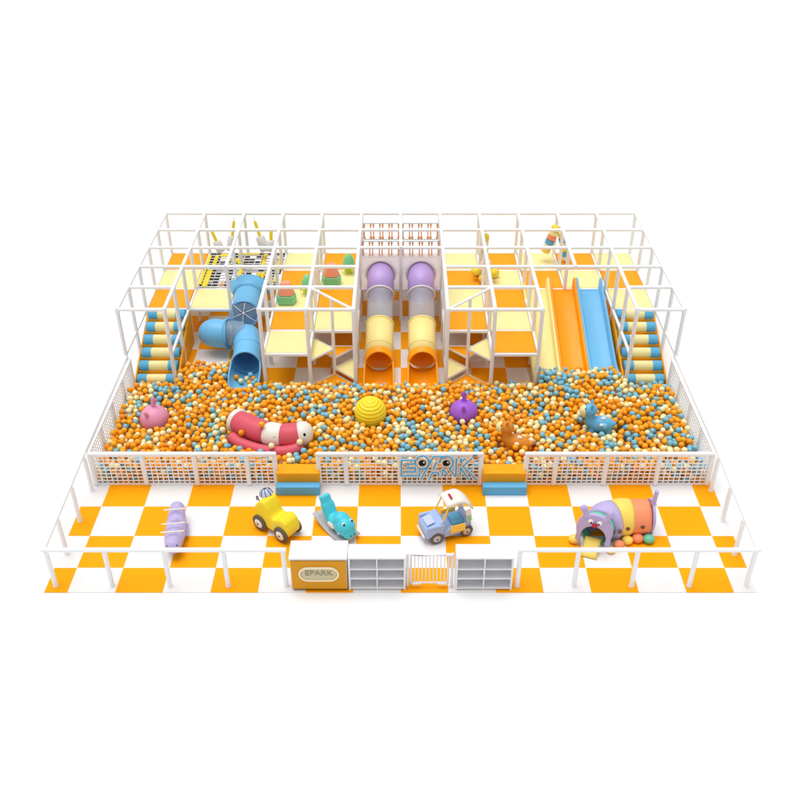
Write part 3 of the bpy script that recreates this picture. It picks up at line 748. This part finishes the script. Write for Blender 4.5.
# ------------------------------------------------------------------ lilac seesaw rocker
t = thing('seesaw_rocker', 'long lilac three-seat seesaw rocker with white handle bars', 'rocking toy', (-5.02,.93,0), math.atan2(1.0,-.12))
bm = new()
for k in range(13):
    x = -.62+.103*k; u = abs(x)/.62
    ell(bm, (x,0,.24+.10*u*u), (.15,.235-.06*u*u,.22-.03*u), None, 16, 10)
ell(bm, (-.60,0,.36),(.13,.15,.17)); ell(bm,(.58,0,.38),(.11,.13,.14))
for x in (-.30,.06,.42): ell(bm,(x,0,.44),(.07,.10,.10))
obj('body', bm, M['lilac'], t, voxel=.022)
for x in (-.40,-.13,.34): obj('handle_bar', tube(new(), [(x,-.25,.56),(x,.25,.56)], .016, 8), M['shell'], t)
for s in (-1,1):
    obj('eye', ell(new(), (-.70,s*.10,.42), (.02,.02,.03), None, 8, 6), M['eyeb'], t)
    obj('foot_rest', box(new(), (.1,s*.22,.12), (.4,.08,.04)), M['lilac'], t, bevel=.01)
    obj('cheek', ell(new(), (-.68,s*.12,.27), (.03,.03,.03), None, 8, 6), M['coral'], t)

# ------------------------------------------------------------------ toys in the ball pit
EXC = []   # (centre, radius) volumes the balls must stay out of
def hopper(loc, m, label, lean):
    t = thing('hopper_ball', label, 'hopper ball', loc, 0, 'hopper balls with horns')
    b0 = obj('ball', ell(new(), (0,0,.36), (.37,.37,.36), None, 36, 24), m, t)
    bm = new(); tube(bm, [(0,.05,.68),(lean*.02,.05,.82),(lean*.05,.04,.95),(lean*.06,.04,1.0)], [.07,.05,.045,.02], 12); obj('horn', bm, m, t)
    bm = new(); tube(bm, [(.0-.1*abs(lean),-.22,.60),(-.0-.12*abs(lean),-.30,.74),(-.12*abs(lean),-.31,.78)], [.055,.048,.02], 12); obj('horn', bm, m, t)
    obj('grip_ring', tube(new(), [V(lean*.05,.04,.90)+V(.07*math.cos(q*PI/8),0,.05*math.sin(q*PI/8)) for q in range(16)], .018, 8, closed=True), m, t)
    EXC.append((Vector(loc)+V(0,0,.36), .37)); return t
hopper((-6.33,4.93,.06), M['pink'], 'pink hopper ball with horns sunk in the balls at the left', 1)
hopper((1.63,5.16,.08), M['purp2'], 'violet hopper ball with horns sunk in the balls right of centre', -.3)
prof = []
for k in range(97):
    a = PI*k/96; r = .405+.008*math.cos(a*26); prof.append((r*math.sin(a), r*math.cos(a)))
o = obj('ribbed_ball', lathe(new(), prof, 40, Matrix.Rotation(.12,4,'X')), M['yel2']); o.location = (-.78,5.0,.58); tag(o, 'big yellow ribbed ball resting in the ball pit left of centre', 'ball'); EXC.append((o.location.copy(), .41))
# inflatable worm
t = thing('inflatable_float', 'crimson pink inflatable worm with white bands, white head and side tube', 'inflatable', (0,0,0))
main = curve([(-4.20,4.66,.58),(-3.9,4.42,.58),(-3.45,4.16,.56),(-3.05,4.02,.56),(-2.70,4.00,.58),(-2.42,4.03,.60)],8)
n = len(main); rr = [.30]*n
def part_of(a, b2, r, m, name): 
    i0, i1 = int(a*(n-1)), int(b2*(n-1)); seg_ = main[i0:i1+1]
    bm = new(); k = len(seg_); rs = [r*(1-.10*(abs(2*q/(k-1)-1)**4)) for q in range(k)]
    tube(bm, seg_, rs, 28); return obj(name, bm, m, t)
part_of(0,.09,.33,M['shell'],'end_collar'); part_of(.08,.46,.31,M['crim'],'body_section'); part_of(.45,.66,.315,M['shell'],'white_band'); part_of(.65,.96,.31,M['crim'],'body_section')
obj('head', ell(new(), (-2.44,4.03,.61), (.27,.31,.315), None, 28, 18), M['shell'], t)
obj('eye', ell(new(), (-2.36,3.78,.76), (.035,.025,.05), None, 12, 8), M['eyeb'], t)
obj('valve', ell(new(), (-3.10,3.76,.70), (.03,.02,.03), None, 10, 6), M['slate'], t)
low = curve([(-4.28,4.13,.46),(-3.95,3.86,.42),(-3.4,3.62,.40),(-2.95,3.56,.40),(-2.6,3.60,.44),(-2.42,3.70,.48)],6)
bm = new(); k = len(low); tube(bm, low, [.06]+[.145]*(k-2)+[.06], 20); obj('side_tube', bm, M['crim'], t)
for p in main[::3]: EXC.append((p.copy(), .31))
for p in low[::3]: EXC.append((p.copy(), .14))
def animal(loc, rz, m, label, hscale=1.0):
    t = thing('hopper_animal', label, 'hopper toy', loc, rz, 'inflatable animal hoppers')
    bm = new(); ell(bm,(0,0,.40),(.36,.21,.22)); ell(bm,(.24,0,.46),(.17,.16,.18)); ell(bm,(.29,0,.62),(.13,.13,.18)); ell(bm,(.30,0,.80),(.19,.165,.17)); ell(bm,(-.33,0,.46),(.07,.06,.06))
    for a in (-.2,.2):
        for s in (-.12,.12): ell(bm,(a,s,.18),(.08,.08,.16))
    obj('body', bm, m, t, voxel=.022)
    obj('muzzle', ell(new(), (.45,0,.78), (.12,.135,.145), None, 18, 12), M['croll'], t)
    for s in (-1,1):
        obj('ear', tube(new(), [(.28,s*.08,.93),(.26,s*.12,1.02),(.25,s*.13,1.05)], [.04,.035,.01], 10), m, t)
        obj('eye', ell(new(), (.42,s*.09,.88), (.02,.015,.024), None, 10, 6), M['eyeb'], t)
    for x,y,z in ((-.1,-.18,.50),(.05,-.205,.40),(-.24,-.15,.44),(-.05,.05,.615),(.2,-.17,.50),(-.02,.18,.50)):
        obj('spot', ell(new(), (x,y,z), (.065,.045,.04), None, 12, 8), M['shell'], t)
    for k in range(-3,4): EXC.append((Vector(loc)+Matrix.Rotation(rz,3,'Z') @ V(k*.1,0,.42), .23))
    EXC.append((Vector(loc)+Matrix.Rotation(rz,3,'Z') @ V(.31,0,.8), .17))
    return t
animal((2.88,3.80,.10), PI-.35, M['brown'], 'tan brown animal hopper with cream muzzle near the right step')
animal((5.06,4.58,.10), PI-.15, M['hblue'], 'sky blue animal hopper with cream muzzle and white spots')

# ------------------------------------------------------------------ the balls
BR = .077
def sm(t_): t_ = max(0,min(1,t_)); return t_*t_*(3-2*t_)
def back(x):
    if -6.12 < x < -3.82: return 8.05
    if 3.82 < x < 6.15: return 7.86
    return 7.0
def slide_z(y):
    u = (10.72-y)/3.72; z = ZD+.02-(ZD-.05)*u*1.10+.03*math.sin(u*PI*2)
    return max(z,.13) if u > .85 else z
def hmax(x, y):
    yb = back(x)
    w = .85 if yb < 7.5 else 1.1
    h = .10+.40*sm((yb-y)/w) + .03*math.sin(x*1.7+y*2.1)+.025*math.sin(3.1*x-1.3*y)
    if y < 3.35 and 1.95 < abs(x) < 2.95: h -= .05
    return max(h, .2)
def floorz(x, y):
    h = hmax(x,y)
    zf = 0
    if y > 3.3 and abs(x) < 6.85: zf = max(0, h-.36)
    if 3.68 < x < 6.1 and y > 7.0: zf = max(zf, slide_z(y)+.01)
    if -4.75 < x < -3.9 and y > 6.6: 
        zf = max(zf, .45-math.sqrt(max(0,.38**2-(x+4.32)**2)))
    return zf
rng = random.Random(11); grid = {}; balls = []
CS = 2*BR
def rest(x, y):
    gx, gy = int(x//CS), int(y//CS)
    z = floorz(x,y)+BR
    for a in (-1,0,1):
        for b2 in (-1,0,1):
            for (bx,by,bz) in grid.get((gx+a,gy+b2),()):
                d2 = (bx-x)**2+(by-y)**2
                if d2 < 4*BR*BR:
                    zz = bz+math.sqrt(4*BR*BR-d2)
                    if zz > z: z = zz
    return z
OFF = [(.045*math.cos(k*PI/3),.045*math.sin(k*PI/3)) for k in range(6)]
X0, X1, Y0 = -7.22, 7.24, 2.90
def inside(x,y):
    if not (X0 < x < X1 and Y0 < y < back(x)-.08): return False
    if abs(abs(x)-2.45) < .62 and y < 3.06: return False
    if y > 6.92 and abs(x) > 6.1: return False
    if y > 6.62 and (.17 < abs(x) < 1.05): return False
    for px in (X(1),X(3),X(9),X(11)):
        if y > 6.85 and abs(x-px) < .14: return False
    if (x+4.32)**2/.52**2+(max(0,6.95-y))**2/.70**2 < 1: return False
    return True
miss = 0; tries = 0
while tries < 26000:
    tries += 1
    x = rng.uniform(X0,X1); y = rng.uniform(Y0,8.45)
    if not inside(x,y): continue
    z = rest(x,y)
    for _ in range(5):
        best = None
        for dx,dy in OFF:
            if inside(x+dx,y+dy):
                q = rest(x+dx,y+dy)
                if q < z-.002 and (best is None or q < best[0]): best = (q,x+dx,y+dy)
        if best is None: break
        z, x, y = best
    if z+BR > hmax(x,y)+.10: continue
    p = V(x,y,z)
    if any((p-e[0]).length < e[1]+BR*.9 for e in EXC if abs(p.x-e[0].x) < .6 and abs(p.y-e[0].y) < .6): continue
    balls.append((x,y,z)); grid.setdefault((int(x//CS),int(y//CS)),[]).append((x,y,z))
# a few balls lying on the inflatables
for x,y,z in ((-3.42,3.98,.95-.02),(-2.47,3.62,.66),(-3.15,3.52,.62),(-3.95,4.0,.66),(2.80,3.55,.56),(3.02,3.5,.55),(2.95,3.42,.50),(5.12,4.38,.58),(-4.45,7.1,.14),(-4.2,7.0,.15),(-4.58,7.2,.2),(-4.1,7.15,.19),(-4.0,6.95,.24),(-4.3,7.25,.12),(-4.05,6.8,.26),(-4.18,7.2,.28),(-4.12,6.75,.2)): balls.append((x,y,z))
print('balls', len(balls))
def kind(x, y):
    bl = .20 + .10*math.sin(x*1.3+.6)*math.sin(y*1.9) + (.38 if (3.8 < x < 4.6 and y > 6.2) else 0)
    r = rng.random()
    if r < bl: return 3
    if r < bl+.24: return 2
    return 1 if rng.random() < .35 else 0
bmats = [M['b_or'],M['b_or2'],M['b_cr'],M['b_bl']]; bnames = ['orange','deep orange','cream','blue']
cam_p = V(0,-14.508,14.47)
def exposed(b_):
    if b_[1] < 2.99 and abs(abs(b_[0])-2.45) > .7: return True
    z = b_[2]
    gx, gy = int(b_[0]//CS), int(b_[1]//CS)
    for a in (-1,0,1):
        for q in (-1,0,1):
            for o_ in grid.get((gx+a,gy+q),()):
                if o_[2] > z+.06 and (o_[0]-b_[0])**2+(o_[1]+.05-b_[1])**2 < (1.1*BR)**2: return False
    return z > hmax(b_[0],b_[1])-.2
order = sorted(range(len(balls)), key=lambda k: (V(*balls[k])-cam_p).length)
ind = [k for k in order if exposed(balls[k])][:300]; inds = set(ind)
ballmesh = []
for m in bmats:
    bm = new(); bmesh.ops.create_icosphere(bm, subdivisions=3, radius=BR)
    me = bpy.data.meshes.new('pit_ball'); bm.to_mesh(me); bm.free(); me.materials.append(m)
    for p in me.polygons: p.use_smooth = True
    ballmesh.append(me)
for k in ind:
    kd = kind(*balls[k][:2])
    o = bpy.data.objects.new('pit_ball', ballmesh[kd]); C.objects.link(o); o.location = balls[k]
    tag(o, 'small %s plastic ball near the front of the ball pit' % bnames[kd], 'ball', 'small %s balls at the front of the pit' % bnames[kd])
import numpy as np
bm = new(); bmesh.ops.create_icosphere(bm, subdivisions=2, radius=BR)
bv = np.array([v.co[:] for v in bm.verts]); bf = np.array([[v.index for v in f.verts] for f in bm.faces]); bm.free()
rest_i = [k for k in range(len(balls)) if k not in inds]
P = np.array([balls[k] for k in rest_i]); nb = len(P); nv = len(bv); nf = len(bf)
vv = (P[:,None,:]+bv[None]).reshape(-1,3); ff = (bf[None]+(np.arange(nb)*nv)[:,None,None]).reshape(-1)
me = bpy.data.meshes.new('ball_mass'); me.vertices.add(nb*nv); me.vertices.foreach_set('co', vv.ravel())
me.loops.add(nb*nf*3); me.loops.foreach_set('vertex_index', ff.astype(np.int32)); me.polygons.add(nb*nf)
me.polygons.foreach_set('loop_start', (np.arange(nb*nf)*3).astype(np.int32)); me.polygons.foreach_set('loop_total', np.full(nb*nf,3,dtype=np.int32))
mi = np.repeat(np.array([kind(*balls[k][:2]) for k in rest_i],dtype=np.int32), nf)
for m in bmats: me.materials.append(m)
me.polygons.foreach_set('material_index', mi); me.polygons.foreach_set('use_smooth', np.ones(nb*nf,dtype=bool)); me.update(); me.validate()
o = bpy.data.objects.new('ball_mass', me); C.objects.link(o); o['kind'] = 'stuff'
tag(o, 'mass of orange, cream and blue plastic balls filling the pit', 'balls')

# ------------------------------------------------------------------ camera, light, render
cam = bpy.data.cameras.new('camera'); co = bpy.data.objects.new('camera', cam); C.objects.link(co)
co.location = (0,-14.508,14.47); co.rotation_euler = (PI/2-.606,0,0); cam.sensor_width = 36; cam.lens = 932.414/800*36; cam.shift_x = -.001; cam.clip_end = 1000
sc.camera = co
w = bpy.data.worlds.new('World'); sc.world = w; w.use_nodes = True
bg = w.node_tree.nodes['Background']; bg.inputs['Color'].default_value = (1,.995,.99,1); bg.inputs['Strength'].default_value = .50
sun = bpy.data.lights.new('overhead_softbox','SUN'); so = bpy.data.objects.new('overhead_softbox', sun); C.objects.link(so)
sun.energy = 2.45; sun.angle = math.radians(50); sun.color = (1,.99,.975); so.rotation_euler = (math.radians(-6), math.radians(-8), 0); so.location = (0,0,20)
sc.render.engine = 'CYCLES'
sc.view_settings.view_transform = 'Standard'; sc.view_settings.look = 'None'; sc.view_settings.exposure = 0.0; sc.view_settings.gamma = 1
sc.render.resolution_x = 1024; sc.render.resolution_y = 1024
